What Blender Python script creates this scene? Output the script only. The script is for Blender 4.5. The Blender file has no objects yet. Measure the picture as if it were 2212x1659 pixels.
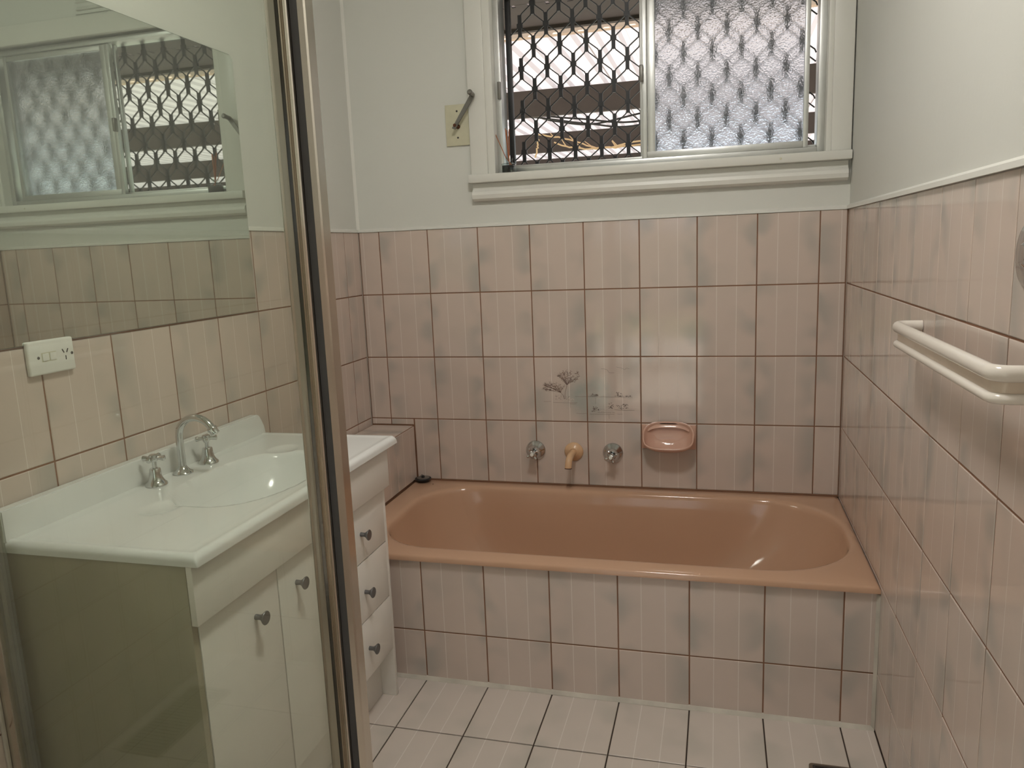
import bpy, bmesh, math, random
from mathutils import Matrix, Vector

random.seed(7)
scene = bpy.context.scene
COL = scene.collection

# ---------------------------------------------------------------- camera
W = 1.7853            # room width, left tile face x=0, right tile face x=W; tiled window wall face y=0; floor z=0
cam_data = bpy.data.cameras.new('camera')
cam_data.sensor_width = 36.0
cam_data.lens = 1654.5854 / 2212.0 * 36.0
cam_data.clip_start = 0.01
cam = bpy.data.objects.new('camera', cam_data)
COL.objects.link(cam)
_r = Vector((0.96579, 0.256224, -0.039996)); _u = Vector((-0.006504, 0.178112, 0.983989)); _f = Vector((-0.259245, 0.950066, -0.173686))
_m = Matrix.Identity(4)
for _i in range(3):
    _m[_i][0] = _r[_i]; _m[_i][1] = _u[_i]; _m[_i][2] = -_f[_i]
_m[0][3], _m[1][3], _m[2][3] = 1.3681, -2.8104, 1.3255
cam.matrix_world = _m
scene.camera = cam

# ---------------------------------------------------------------- world, sun, exposure
world = bpy.data.worlds.new('world'); scene.world = world
world.use_nodes = True
bg = world.node_tree.nodes['Background']
bg.inputs[0].default_value = (0.86, 0.93, 1.0, 1)
bg.inputs[1].default_value = 0.95
sun_data = bpy.data.lights.new('sun', 'SUN'); sun_data.energy = 9.0; sun_data.angle = 0.03; sun_data.color = (1.0, 0.95, 0.88)
sun = bpy.data.objects.new('sun', sun_data); COL.objects.link(sun)
sun.rotation_euler = (math.radians(40), math.radians(6), 0)      # from behind the house (the -y side), high
scene.view_settings.view_transform = 'Standard'
scene.view_settings.look = 'None'
scene.view_settings.gamma = 1.0
scene.view_settings.use_curve_mapping = False
scene.view_settings.exposure = 0.74
LAMP_STRENGTH = 38.0
LAMP_COLOR = (1.0, 0.965, 0.91, 1)
scene.cycles.max_bounces = 8
scene.cycles.transparent_max_bounces = 14
scene.cycles.transmission_bounces = 6
scene.cycles.diffuse_bounces = 3
scene.cycles.glossy_bounces = 4
scene.cycles.sample_clamp_indirect = 6.0
scene.cycles.adaptive_threshold = 0.04

# ================================================================ materials
def nt(name):
    m = bpy.data.materials.new(name); m.use_nodes = True
    n = m.node_tree
    return m, n, n.nodes['Principled BSDF']

def add(n, kind, **kw):
    x = n.nodes.new(kind)
    for k, v in kw.items():
        setattr(x, k, v)
    return x

def plain(name, col, rough=0.5, metal=0.0, spec=0.5, noise=0.0, nscale=20.0, bump=0.0, bscale=60.0, coat=0.0):
    m, n, p = nt(name)
    p.inputs['Base Color'].default_value = (*col, 1)
    p.inputs['Roughness'].default_value = rough
    p.inputs['Metallic'].default_value = metal
    p.inputs['Specular IOR Level'].default_value = spec
    p.inputs['Coat Weight'].default_value = coat
    p.inputs['Coat Roughness'].default_value = 0.06
    tc = add(n, 'ShaderNodeTexCoord')
    if noise > 0:
        t = add(n, 'ShaderNodeTexNoise'); t.inputs['Scale'].default_value = nscale; t.inputs['Detail'].default_value = 4
        n.links.new(tc.outputs['Object'], t.inputs['Vector'])
        mx = add(n, 'ShaderNodeMix', data_type='RGBA')
        mx.inputs[6].default_value = (*[max(0, c * (1 - noise)) for c in col], 1)
        mx.inputs[7].default_value = (*[min(1, c * (1 + noise)) for c in col], 1)
        n.links.new(t.outputs['Fac'], mx.inputs[0]); n.links.new(mx.outputs[2], p.inputs['Base Color'])
    if bump > 0:
        b = add(n, 'ShaderNodeTexNoise'); b.inputs['Scale'].default_value = bscale; b.inputs['Detail'].default_value = 3
        n.links.new(tc.outputs['Object'], b.inputs['Vector'])
        bp = add(n, 'ShaderNodeBump'); bp.inputs['Strength'].default_value = bump; bp.inputs['Distance'].default_value = 0.002
        n.links.new(b.outputs['Fac'], bp.inputs['Height']); n.links.new(bp.outputs['Normal'], p.inputs['Normal'])
    return m

def math_node(n, op, a=None, b=None):
    x = add(n, 'ShaderNodeMath', operation=op)
    for i, v in enumerate((a, b)):
        if v is None: continue
        if isinstance(v, (int, float)): x.inputs[i].default_value = v
        else: n.links.new(v, x.inputs[i])
    return x.outputs[0]

def tile_material(name, pink, grey, line, rough, blue=False):
    """glazed tile: soft grey airbrush towards the tile's edges, two thin pale ribs at the thirds (tile-local coordinates)"""
    m, n, p = nt(name)
    tc = add(n, 'ShaderNodeTexCoord'); oi = add(n, 'ShaderNodeObjectInfo')
    sep = add(n, 'ShaderNodeSeparateXYZ'); n.links.new(tc.outputs['Object'], sep.inputs[0])
    ax = math_node(n, 'ABSOLUTE', sep.outputs[0])
    off = add(n, 'ShaderNodeVectorMath', operation='ADD')
    comb = add(n, 'ShaderNodeCombineXYZ')
    r100 = math_node(n, 'MULTIPLY', oi.outputs['Random'], 37.0)
    n.links.new(r100, comb.inputs[0]); n.links.new(r100, comb.inputs[1]); n.links.new(r100, comb.inputs[2])
    n.links.new(tc.outputs['Object'], off.inputs[0]); n.links.new(comb.outputs[0], off.inputs[1])
    nz = add(n, 'ShaderNodeTexNoise'); nz.inputs['Scale'].default_value = 8.5; nz.inputs['Detail'].default_value = 1.0
    n.links.new(off.outputs[0], nz.inputs['Vector'])
    ramp = add(n, 'ShaderNodeMapRange', interpolation_type='SMOOTHSTEP')
    ramp.inputs[1].default_value = 0.40; ramp.inputs[2].default_value = 0.68
    n.links.new(nz.outputs['Fac'], ramp.inputs[0])
    edge = add(n, 'ShaderNodeMapRange', interpolation_type='SMOOTHSTEP')
    edge.inputs[1].default_value = 0.02; edge.inputs[2].default_value = 0.095; edge.inputs[3].default_value = 0.18
    n.links.new(ax, edge.inputs[0])
    fac = math_node(n, 'MULTIPLY', ramp.outputs[0], edge.outputs[0])
    mx = add(n, 'ShaderNodeMix', data_type='RGBA'); mx.inputs[6].default_value = (*pink, 1); mx.inputs[7].default_value = (*grey, 1)
    n.links.new(fac, mx.inputs[0])
    colour = mx.outputs[2]
    if blue:
        b2 = add(n, 'ShaderNodeMapRange', interpolation_type='SMOOTHSTEP')
        b2.inputs[1].default_value = 0.10; b2.inputs[2].default_value = 0.03
        ln = add(n, 'ShaderNodeVectorMath', operation='DISTANCE'); ln.inputs[1].default_value = (0.085 if blue > 0 else -0.075, -0.02, 0)
        n.links.new(tc.outputs['Object'], ln.inputs[0]); n.links.new(ln.outputs['Value'], b2.inputs[0])
        n2 = add(n, 'ShaderNodeTexNoise'); n2.inputs['Scale'].default_value = 22; n.links.new(tc.outputs['Object'], n2.inputs['Vector'])
        f2 = math_node(n, 'MULTIPLY', b2.outputs[0], n2.outputs['Fac'])
        mb = add(n, 'ShaderNodeMix', data_type='RGBA'); mb.inputs[7].default_value = (grey[0] * .78, grey[1] * .95, grey[2] * .98, 1)
        n.links.new(colour, mb.inputs[6]); n.links.new(f2, mb.inputs[0]); colour = mb.outputs[2]
    d = math_node(n, 'ABSOLUTE', math_node(n, 'SUBTRACT', ax, 0.0336))
    lf = add(n, 'ShaderNodeMapRange'); lf.inputs[1].default_value = 0.0014; lf.inputs[2].default_value = 0.0007
    n.links.new(d, lf.inputs[0])
    m2 = add(n, 'ShaderNodeMix', data_type='RGBA'); m2.inputs[7].default_value = (*line, 1)
    n.links.new(colour, m2.inputs[6]); n.links.new(math_node(n, 'MULTIPLY', lf.outputs[0], 0.8), m2.inputs[0])
    n.links.new(m2.outputs[2], p.inputs['Base Color'])
    p.inputs['Roughness'].default_value = rough
    p.inputs['Specular IOR Level'].default_value = 0.55
    bn = add(n, 'ShaderNodeTexNoise'); bn.inputs['Scale'].default_value = 70; bn.inputs['Detail'].default_value = 2
    n.links.new(off.outputs[0], bn.inputs['Vector'])
    h = math_node(n, 'ADD', math_node(n, 'MULTIPLY', bn.outputs['Fac'], 0.35), lf.outputs[0])
    bp = add(n, 'ShaderNodeBump'); bp.inputs['Strength'].default_value = 0.12; bp.inputs['Distance'].default_value = 0.0015
    n.links.new(h, bp.inputs['Height']); n.links.new(bp.outputs['Normal'], p.inputs['Normal'])
    return m

def clear_glass(name, tint, dirt=0.0):
    """thin sheet glass: straight-through light plus a Fresnel mirror coat"""
    m = bpy.data.materials.new(name); m.use_nodes = True; n = m.node_tree
    n.nodes.remove(n.nodes['Principled BSDF']); out = n.nodes['Material Output']
    tr = add(n, 'ShaderNodeBsdfTransparent'); tr.inputs[0].default_value = (*tint, 1)
    gl = add(n, 'ShaderNodeBsdfGlossy'); gl.inputs['Roughness'].default_value = 0.01
    geo = add(n, 'ShaderNodeNewGeometry')
    dp = add(n, 'ShaderNodeVectorMath', operation='DOT_PRODUCT')
    n.links.new(geo.outputs['Incoming'], dp.inputs[0]); n.links.new(geo.outputs['Normal'], dp.inputs[1])
    c = math_node(n, 'SUBTRACT', 1.0, math_node(n, 'ABSOLUTE', dp.outputs['Value']))
    f = math_node(n, 'ADD', math_node(n, 'MULTIPLY', math_node(n, 'POWER', c, 5.0), 0.95), 0.042)
    mx = add(n, 'ShaderNodeMixShader'); n.links.new(f, mx.inputs[0]); n.links.new(tr.outputs[0], mx.inputs[1]); n.links.new(gl.outputs[0], mx.inputs[2])
    last = mx.outputs[0]
    if dirt > 0:
        df = add(n, 'ShaderNodeBsdfDiffuse'); df.inputs[0].default_value = (0.8, 0.82, 0.76, 1)
        tc = add(n, 'ShaderNodeTexCoord'); nz = add(n, 'ShaderNodeTexNoise'); nz.inputs['Scale'].default_value = 3
        n.links.new(tc.outputs['Object'], nz.inputs['Vector'])
        m3 = add(n, 'ShaderNodeMixShader'); n.links.new(math_node(n, 'MULTIPLY', nz.outputs['Fac'], dirt), m3.inputs[0])
        n.links.new(last, m3.inputs[1]); n.links.new(df.outputs[0], m3.inputs[2]); last = m3.outputs[0]
    n.links.new(last, out.inputs['Surface'])
    return m

def frosted(name):
    m, n, p = nt(name)
    p.inputs['Base Color'].default_value = (0.86, 0.90, 0.96, 1)
    p.inputs['Roughness'].default_value = 0.27
    p.inputs['Transmission Weight'].default_value = 1.0
    p.inputs['IOR'].default_value = 1.45
    tc = add(n, 'ShaderNodeTexCoord'); v = add(n, 'ShaderNodeTexVoronoi'); v.inputs['Scale'].default_value = 170
    n.links.new(tc.outputs['Object'], v.inputs['Vector'])
    bp = add(n, 'ShaderNodeBump'); bp.inputs['Strength'].default_value = 0.6; bp.inputs['Distance'].default_value = 0.0015
    n.links.new(v.outputs['Distance'], bp.inputs['Height']); n.links.new(bp.outputs['Normal'], p.inputs['Normal'])
    return m

def roof_translucent(name):
    m = bpy.data.materials.new(name); m.use_nodes = True; n = m.node_tree
    n.nodes.remove(n.nodes['Principled BSDF']); out = n.nodes['Material Output']
    tl = add(n, 'ShaderNodeBsdfTranslucent'); tl.inputs[0].default_value = (0.30, 0.275, 0.28, 1)
    df = add(n, 'ShaderNodeBsdfDiffuse'); df.inputs[0].default_value = (0.80, 0.74, 0.74, 1)
    mx = add(n, 'ShaderNodeMixShader'); mx.inputs[0].default_value = 0.35
    n.links.new(tl.outputs[0], mx.inputs[1]); n.links.new(df.outputs[0], mx.inputs[2]); n.links.new(mx.outputs[0], out.inputs['Surface'])
    return m

def emissive(name, col, strength):
    m, n, p = nt(name)
    p.inputs['Base Color'].default_value = (*col[:3], 1)
    p.inputs['Emission Color'].default_value = col
    p.inputs['Emission Strength'].default_value = strength
    return m

M = {}
M['paint'] = plain('cream_wall_paint', (0.745, 0.745, 0.69), 0.55, spec=0.35, noise=0.02, nscale=4, bump=0.10, bscale=90)
M['trim'] = plain('cream_gloss_paint', (0.80, 0.79, 0.73), 0.35, noise=0.02, nscale=6, bump=0.06, bscale=40)
M['ceil'] = plain('ceiling_paint', (0.80, 0.79, 0.74), 0.8)
M['tile'] = tile_material('pink_wall_tile', (0.695, 0.575, 0.50), (0.52, 0.47, 0.42), (0.86, 0.78, 0.71), 0.07)
M['tile_print_a'] = tile_material('printed_tile_left', (0.695, 0.575, 0.50), (0.52, 0.47, 0.42), (0.86, 0.78, 0.71), 0.07, blue=1)
M['tile_print_b'] = tile_material('printed_tile_right', (0.695, 0.575, 0.50), (0.52, 0.47, 0.42), (0.86, 0.78, 0.71), 0.07, blue=-1)
M['floor_tile'] = tile_material('floor_tile', (0.68, 0.60, 0.535), (0.58, 0.53, 0.47), (0.84, 0.78, 0.72), 0.2)
M['grout'] = plain('brown_grout', (0.26, 0.13, 0.075), 0.9, noise=0.25, nscale=9)
M['grout_dark'] = plain('dark_grout', (0.055, 0.035, 0.025), 0.9, noise=0.3, nscale=9)
M['silicone'] = plain('old_sealant', (0.58, 0.53, 0.45), 0.6, noise=0.35, nscale=14)
M['tub'] = plain('pink_bath_enamel', (0.60, 0.37, 0.245), 0.10, spec=0.5, noise=0.015, nscale=5, bump=0.015, bscale=150)
M['soap'] = plain('pink_ceramic', (0.68, 0.42, 0.32), 0.14)
M['peach'] = plain('peach_enamel', (0.72, 0.46, 0.27), 0.25, noise=0.06, nscale=40)
M['white_top'] = plain('white_polymarble', (0.87, 0.875, 0.85), 0.14, noise=0.015, nscale=6)
M['cab'] = plain('white_laminate', (0.87, 0.83, 0.765), 0.36, noise=0.012, nscale=8)
M['cab_end'] = plain('shaded_white_laminate', (0.38, 0.345, 0.24), 0.45, noise=0.02, nscale=6)  # white laminate with the end panel's shade put into its olive colour
M['chrome'] = plain('chrome', (0.62, 0.63, 0.63), 0.10, metal=1.0, noise=0.12, nscale=60)
M['knob'] = plain('grey_metal_knob', (0.20, 0.20, 0.205), 0.38, metal=0.75)
M['alu'] = plain('weathered_aluminium', (0.66, 0.665, 0.65), 0.38, metal=0.85, noise=0.08, nscale=30)
M['alu_shiny'] = plain('bright_anodised_aluminium', (0.66, 0.61, 0.54), 0.17, metal=1.0, noise=0.05, nscale=20)
M['seal_grey'] = plain('dark_rubber_seal', (0.085, 0.08, 0.08), 0.6, noise=0.1, nscale=50)
M['seal_clear'] = clear_glass('clear_vinyl_seal', (0.74, 0.76, 0.68), 0.35)
M['glass'] = clear_glass('shower_glass', (0.955, 0.972, 0.945), 0.012)
M['pane'] = clear_glass('window_glass', (0.97, 0.98, 0.98))
M['frost'] = frosted('frosted_glass')
M['mirror'] = plain('silvered_mirror', (0.70, 0.745, 0.71), 0.015, metal=1.0)
M['edge'] = plain('mirror_edge', (0.12, 0.14, 0.11), 0.3)
M['outlet'] = plain('white_plastic', (0.84, 0.83, 0.77), 0.35)
M['slot'] = plain('dark_slot', (0.03, 0.028, 0.025), 0.6)
M['rail'] = plain('white_ceramic_rail', (0.86, 0.80, 0.72), 0.14)
M['rail_web'] = plain('tan_rail_web', (0.74, 0.62, 0.50), 0.25, noise=0.10, nscale=12)  # web slightly browner and more mottled than the beads
M['rust'] = plain('rusty_screw', (0.10, 0.035, 0.015), 0.8)
M['black'] = plain('black_powdercoat', (0.012, 0.012, 0.014), 0.45)
M['rubber'] = plain('black_rubber', (0.012, 0.012, 0.013), 0.5)
M['plug_top'] = plain('dull_metal', (0.30, 0.29, 0.27), 0.35, metal=0.8)
M['crank'] = plain('worn_crank_metal', (0.22, 0.21, 0.19), 0.42, metal=0.7, noise=0.2, nscale=60)
M['plate'] = plain('aged_cream_plate', (0.66, 0.63, 0.46), 0.5, noise=0.08, nscale=50)
M['reed'] = plain('orange_reed', (0.42, 0.13, 0.045), 0.6)
M['ink'] = plain('dark_diffuser_oil', (0.01, 0.008, 0.010), 0.12)
M['bottle'] = clear_glass('bottle_glass', (0.90, 0.94, 0.93))
M['beam'] = plain('dark_brown_timber', (0.050, 0.036, 0.032), 0.7, noise=0.25, nscale=7)
M['batten'] = plain('pale_timber', (0.55, 0.40, 0.32), 0.7, noise=0.15, nscale=9)
M['roof'] = roof_translucent('translucent_roof_sheet')
M['twig'] = plain('dry_twig', (0.62, 0.42, 0.24), 0.8)
M['wire'] = plain('black_wire', (0.012, 0.010, 0.010), 0.6)
M['lawn'] = plain('lawn_green', (0.15, 0.20, 0.075), 0.95, noise=0.4, nscale=3)
M['pave'] = plain('pale_paving', (0.55, 0.52, 0.47), 0.85, noise=0.1, nscale=5)
M['fence'] = plain('cream_fence', (0.62, 0.58, 0.52), 0.7, noise=0.05)
M['hallfloor'] = plain('pale_hall_vinyl', (0.74, 0.68, 0.60), 0.25, noise=0.06, nscale=4)
M['register'] = plain('dark_register_metal', (0.075, 0.062, 0.055), 0.42, metal=0.3)
M['register_rim'] = plain('bronze_register_rim', (0.19, 0.145, 0.11), 0.38, metal=0.4)
M['print'] = plain('brown_glaze_print', (0.17, 0.085, 0.065), 0.3)
M['print_grey'] = plain('grey_glaze_print', (0.17, 0.12, 0.10), 0.3)
M['print_rock'] = plain('pale_glaze_print', (0.62, 0.54, 0.47), 0.3)
M['lamp'] = emissive('lamp_diffuser', LAMP_COLOR, LAMP_STRENGTH)
M['slot_light'] = M['beam']

# ================================================================ helpers
def link(o, parent=None):
    COL.objects.link(o)
    if parent is not None:
        o.parent = parent
        o.matrix_parent_inverse = loc_inv(parent)
    return o

world_mat = {}
def loc_inv(p):
    return world_mat.get(p.name, Matrix.Identity(4)).inverted()

def tag(o, label=None, cat=None, group=None, kind=None):
    if label: o['label'] = label
    if cat: o['category'] = cat
    if group: o['group'] = group
    if kind: o['kind'] = kind
    return o

def empty(name, loc, label=None, cat=None, group=None, kind=None):
    o = bpy.data.objects.new(name, None); o.empty_display_size = 0.05
    o.location = loc; COL.objects.link(o)
    world_mat[o.name] = Matrix.Translation(Vector(loc))
    return tag(o, label, cat, group, kind)

def from_bm(name, bm, mat, parent=None, smooth=False, angle=35):
    bmesh.ops.recalc_face_normals(bm, faces=bm.faces[:])
    me = bpy.data.meshes.new(name); bm.to_mesh(me); bm.free()
    if smooth:
        for p in me.polygons: p.use_smooth = True
        if angle: me.set_sharp_from_angle(angle=math.radians(angle))
    me.materials.append(mat)
    o = bpy.data.objects.new(name, me)
    return link(o, parent)

def bm_box(bm, x0, x1, y0, y1, z0, z1):
    vs = [bm.verts.new((x, y, z)) for x in (x0, x1) for y in (y0, y1) for z in (z0, z1)]
    for f in ((0, 1, 3, 2), (4, 6, 7, 5), (0, 4, 5, 1), (2, 3, 7, 6), (0, 2, 6, 4), (1, 5, 7, 3)):
        bm.faces.new([vs[i] for i in f])
    return vs

def box(name, x0, x1, y0, y1, z0, z1, mat, parent=None, bevel=0.0, seg=2):
    bm = bmesh.new(); bm_box(bm, x0, x1, y0, y1, z0, z1)
    if bevel > 0:
        bmesh.ops.bevel(bm, geom=bm.edges[:], offset=bevel, segments=seg, affect='EDGES', profile=0.5)
    return from_bm(name, bm, mat, parent, smooth=bevel > 0)

def boxes(name, lst, mat, parent=None):
    bm = bmesh.new()
    for b in lst: bm_box(bm, *b)
    return from_bm(name, bm, mat, parent)

def frame_of(d):
    d = Vector(d).normalized()
    a = Vector((0, 0, 1)) if abs(d.z) < 0.9 else Vector((1, 0, 0))
    u = d.cross(a).normalized(); v = d.cross(u).normalized()
    return u, v, d

def bm_lathe(bm, prof, org, axis, seg=28, cap=True):
    u, v, d = frame_of(axis); org = Vector(org); rings = []
    for r, h in prof:
        if r < 1e-6:
            rings.append([bm.verts.new(org + d * h)])
        else:
            rings.append([bm.verts.new(org + d * h + (u * math.cos(2 * math.pi * i / seg) + v * math.sin(2 * math.pi * i / seg)) * r) for i in range(seg)])
    for a, b in zip(rings, rings[1:]):
        for i in range(seg):
            j = (i + 1) % seg
            if len(a) == 1 and len(b) == 1: continue
            if len(a) == 1: bm.faces.new((a[0], b[i], b[j]))
            elif len(b) == 1: bm.faces.new((a[i], a[j], b[0]))
            else: bm.faces.new((a[i], a[j], b[j], b[i]))
    if cap:
        for r in (rings[0], rings[-1]):
            if len(r) > 2: bm.faces.new(r)

def lathe(name, prof, org, axis, mat, parent=None, seg=28):
    bm = bmesh.new(); bm_lathe(bm, prof, org, axis, seg)
    return from_bm(name, bm, mat, parent, smooth=True)

def bm_tube(bm, pts, rad, seg=12, flat=1.0):
    pts = [Vector(p) for p in pts]; rings = []
    u = None
    for i, p in enumerate(pts):
        t = (pts[min(i + 1, len(pts) - 1)] - pts[max(i - 1, 0)]).normalized()
        if u is None: u, v, _ = frame_of(t)
        else:
            u = (u - t * u.dot(t)).normalized(); v = t.cross(u).normalized()
        r = rad[i] if isinstance(rad, (list, tuple)) else rad
        rings.append([bm.verts.new(p + u * math.cos(2 * math.pi * k / seg) * r + v * math.sin(2 * math.pi * k / seg) * r * flat) for k in range(seg)])
    for a, b in zip(rings, rings[1:]):
        for i in range(seg):
            j = (i + 1) % seg; bm.faces.new((a[i], a[j], b[j], b[i]))
    bm.faces.new(rings[0]); bm.faces.new(rings[-1])

def tube(name, pts, rad, mat, parent=None, seg=12):
    bm = bmesh.new(); bm_tube(bm, pts, rad, seg)
    return from_bm(name, bm, mat, parent, smooth=True)

def prism(name, poly, axis, a, b, mat, parent=None, smooth=False, bevel=0):
    """extrude a 2-D outline along x, y or z"""
    bm = bmesh.new(); put = {'x': lambda p, t: (t, p[0], p[1]), 'y': lambda p, t: (p[0], t, p[1]), 'z': lambda p, t: (p[0], p[1], t)}[axis]
    A = [bm.verts.new(put(p, a)) for p in poly]; B = [bm.verts.new(put(p, b)) for p in poly]
    n = len(poly)
    for i in range(n): bm.faces.new((A[i], A[(i + 1) % n], B[(i + 1) % n], B[i]))
    bm.faces.new(A); bm.faces.new(B)
    if bevel: bmesh.ops.bevel(bm, geom=bm.edges[:], offset=bevel, segments=2, affect='EDGES')
    return from_bm(name, bm, mat, parent, smooth=smooth)

def bezier(p0, p1, p2, p3, n=10):
    p0, p1, p2, p3 = map(Vector, (p0, p1, p2, p3))
    return [p0 * (1 - t) ** 3 + p1 * 3 * t * (1 - t) ** 2 + p2 * 3 * t * t * (1 - t) + p3 * t ** 3 for t in [i / n for i in range(n + 1)]]

def smooth_path(pts, n=6):
    pts = [Vector(p) for p in pts]; out = []
    P = [pts[0] * 2 - pts[1]] + pts + [pts[-1] * 2 - pts[-2]]
    for i in range(1, len(P) - 2):
        a, b, c, d = P[i - 1], P[i], P[i + 1], P[i + 2]
        for k in range(n):
            t = k / n
            out.append(0.5 * ((2 * b) + (c - a) * t + (2 * a - 5 * b + 4 * c - d) * t * t + (3 * b - a - 3 * c + d) * t ** 3))
    out.append(pts[-1]); return out

# ---------------------------------------------------------------- tiles
TW, TH, G = 0.2015, 0.25, 0.0019       # pitch and half joint
tile_cache = {}
def tile_mesh(u0, u1, v0, v1, mat):
    key = (round(u0, 4), round(u1, 4), round(v0, 4), round(v1, 4), mat.name)
    if key in tile_cache: return tile_cache[key]
    b = 0.0016; d = 0.0009; t = 0.006
    vs = [(u0, v0, -t), (u1, v0, -t), (u1, v1, -t), (u0, v1, -t), (u0, v0, -d), (u1, v0, -d), (u1, v1, -d), (u0, v1, -d),
          (u0 + b, v0 + b, 0), (u1 - b, v0 + b, 0), (u1 - b, v1 - b, 0), (u0 + b, v1 - b, 0)]
    fs = [(0, 1, 5, 4), (1, 2, 6, 5), (2, 3, 7, 6), (3, 0, 4, 7), (4, 5, 9, 8), (5, 6, 10, 9), (6, 7, 11, 10), (7, 4, 8, 11), (8, 9, 10, 11)]
    me = bpy.data.meshes.new('tile'); me.from_pydata(vs, [], fs); me.materials.append(mat)
    tile_cache[key] = me
    return me

def place_tile(parent, u, v, n, org, u0, u1, v0, v1, mat, tilt=0.0035):
    """org = centre of the whole tile, (u,v,n) its axes; u0..v1 = the cut extents in tile coordinates"""
    if u1 - u0 < 0.006 or v1 - v0 < 0.006: return None
    me = tile_mesh(u0, u1, v0, v1, mat)
    o = bpy.data.objects.new('tile', me)
    m = Matrix.Identity(4)
    for i in range(3):
        m[i][0] = u[i]; m[i][1] = v[i]; m[i][2] = n[i]; m[i][3] = org[i]
    small = (u1 - u0 < 0.05 or v1 - v0 < 0.05)
    k = 0 if small else tilt
    m = m @ Matrix.Rotation(random.uniform(-k, k), 4, 'X') @ Matrix.Rotation(random.uniform(-k, k), 4, 'Y')
    COL.objects.link(o); o.parent = parent
    o.matrix_basis = m
    world_mat[o.name] = m
    return o

def tile_field(parent, u, v, n, base, cols, rows, umin, umax, vmin, vmax, mat, skip=None, special=None):
    """cols/rows = joint lines (first joint, pitch); base = world point of u=v=0"""
    u, v, n, base = map(Vector, (u, v, n, base))
    (c0, cp), (r0, rp) = cols, rows
    i0 = math.floor((umin - c0) / cp - 1e-6); i1 = math.ceil((umax - c0) / cp + 1e-6)
    j0 = math.floor((vmin - r0) / rp - 1e-6); j1 = math.ceil((vmax - r0) / rp + 1e-6)
    for i in range(i0, i1):
        for j in range(j0, j1):
            a, b = c0 + i * cp, c0 + (i + 1) * cp
            c, d = r0 + j * rp, r0 + (j + 1) * rp
            A, B = max(a, umin), min(b, umax); Cc, D = max(c, vmin), min(d, vmax)
            if skip:
                r = skip(A, B, Cc, D)
                if r is None: continue
                A, B, Cc, D = r
            if B - A < 0.004 or D - Cc < 0.004: continue
            cu, cv = (a + b) / 2, (c + d) / 2
            org = base + u * cu + v * cv
            mm = mat
            if special and (i, j) in special: mm = special[(i, j)]
            o = place_tile(parent, u, v, n, org, A - cu + G, B - cu - G, Cc - cv + G, D - cv - G, mm)
            if special and (i, j) in special and o: special[('obj', i, j)] = o

# ================================================================ room shell
ZT = 1.4125           # top of the wall tiling
CEIL = 2.60
YR = -3.35            # rear wall
WX0, WX1, WZ0, WZ1 = 0.555, 1.715, 1.590, 2.265      # window opening in the wall

floor = box('floor', -0.12, W + 0.12, YR - 0.12, 0.15, -0.30, -0.004, M['grout_dark']); tag(floor, kind='structure', label='pale tiled bathroom floor with dark joints')
tile_field(floor, (1, 0, 0), (0, 1, 0), (0, 0, 1), (0, 0, 0), (0.4894, TW), (-0.748, 0.25), 0.0, W, YR, -0.748, M['floor_tile'])

wall_back = boxes('wall_back', [(-0.12, WX0, 0.003, 0.15, -0.004, CEIL), (WX1, W + 0.12, 0.003, 0.15, -0.004, CEIL),
                                (WX0, WX1, 0.003, 0.15, -0.004, WZ0), (WX0, WX1, 0.003, 0.15, WZ1, CEIL)], M['paint'])
tag(wall_back, kind='structure', label='cream painted window wall with pink tiles below')
box('grout_bed', 0.0, W, 0.0015, 0.0029, 0.40, ZT - .002, M['grout'], wall_back)
special = {(3, 2): M['tile_print_a'], (4, 2): M['tile_print_b']}
def skip_ledge(A, B, C, D):
    if C < 0.60 and B <= 0.19: return (A, B, 0.641, D) if D > 0.641 else None
    if C < 0.60 and A < 0.19 < B: return (0.187, B, C, D)
    return (A, B, C, D)
# rows: joints at 0.417, 0.667, 0.917, 1.167
tile_field(wall_back, (1, 0, 0), (0, 0, 1), (0, -1, 0), (0, 0, 0), (0.0864, TW), (0.167, TH), 0.0015, W - 0.0015, 0.417, ZT, M['tile'], skip_ledge, special)
place_tile(wall_back, Vector((1, 0, 0)), Vector((0, 0, 1)), Vector((0, -1, 0)), Vector((0.0864 + TW / 2, 0, 0.542)), -TW / 2 + G, 0.185 - .0864 - TW / 2 - G, 0.641 - .542 + G, TH / 2 - G, M['tile'])
prism('paint_bead', [(-0.004, ZT - 0.001), (-0.003, ZT + 0.007), (0.004, ZT + 0.012), (0.004, ZT - 0.001)], 'x', 0, W, M['trim'], wall_back)

wall_left = box('wall_left', -0.12, -0.003, YR - 0.12, 0.003, -0.004, CEIL, M['paint']); tag(wall_left, kind='structure', label='cream painted wall with pink tiles behind the vanity')
box('grout_bed', -0.0029, -0.0015, YR, 0, 0, ZT - .002, M['grout'], wall_left)
def skip_vanity(A, B, C, D):
    # v = height ; hidden tiles behind the cabinet are left out
    if D < 0.62 and -B > 0.80 and -A < 1.68: return None
    return (A, B, C, D)
tile_field(wall_left, (0, 1, 0), (0, 0, 1), (1, 0, 0), (0, 0, 0), (-0.7268, TW), (0.167, TH), YR, -0.0015, 0.0015, ZT, M['tile'],
           lambda A, B, C, D: skip_vanity(A, B, C, D) if not (B > -0.79 and D <= 0.64) else None)
prism('paint_bead', [(0.004, ZT - 0.001), (0.003, ZT + 0.007), (-0.004, ZT + 0.012), (-0.004, ZT - 0.001)], 'y', YR, 0, M['trim'], wall_left)

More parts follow.
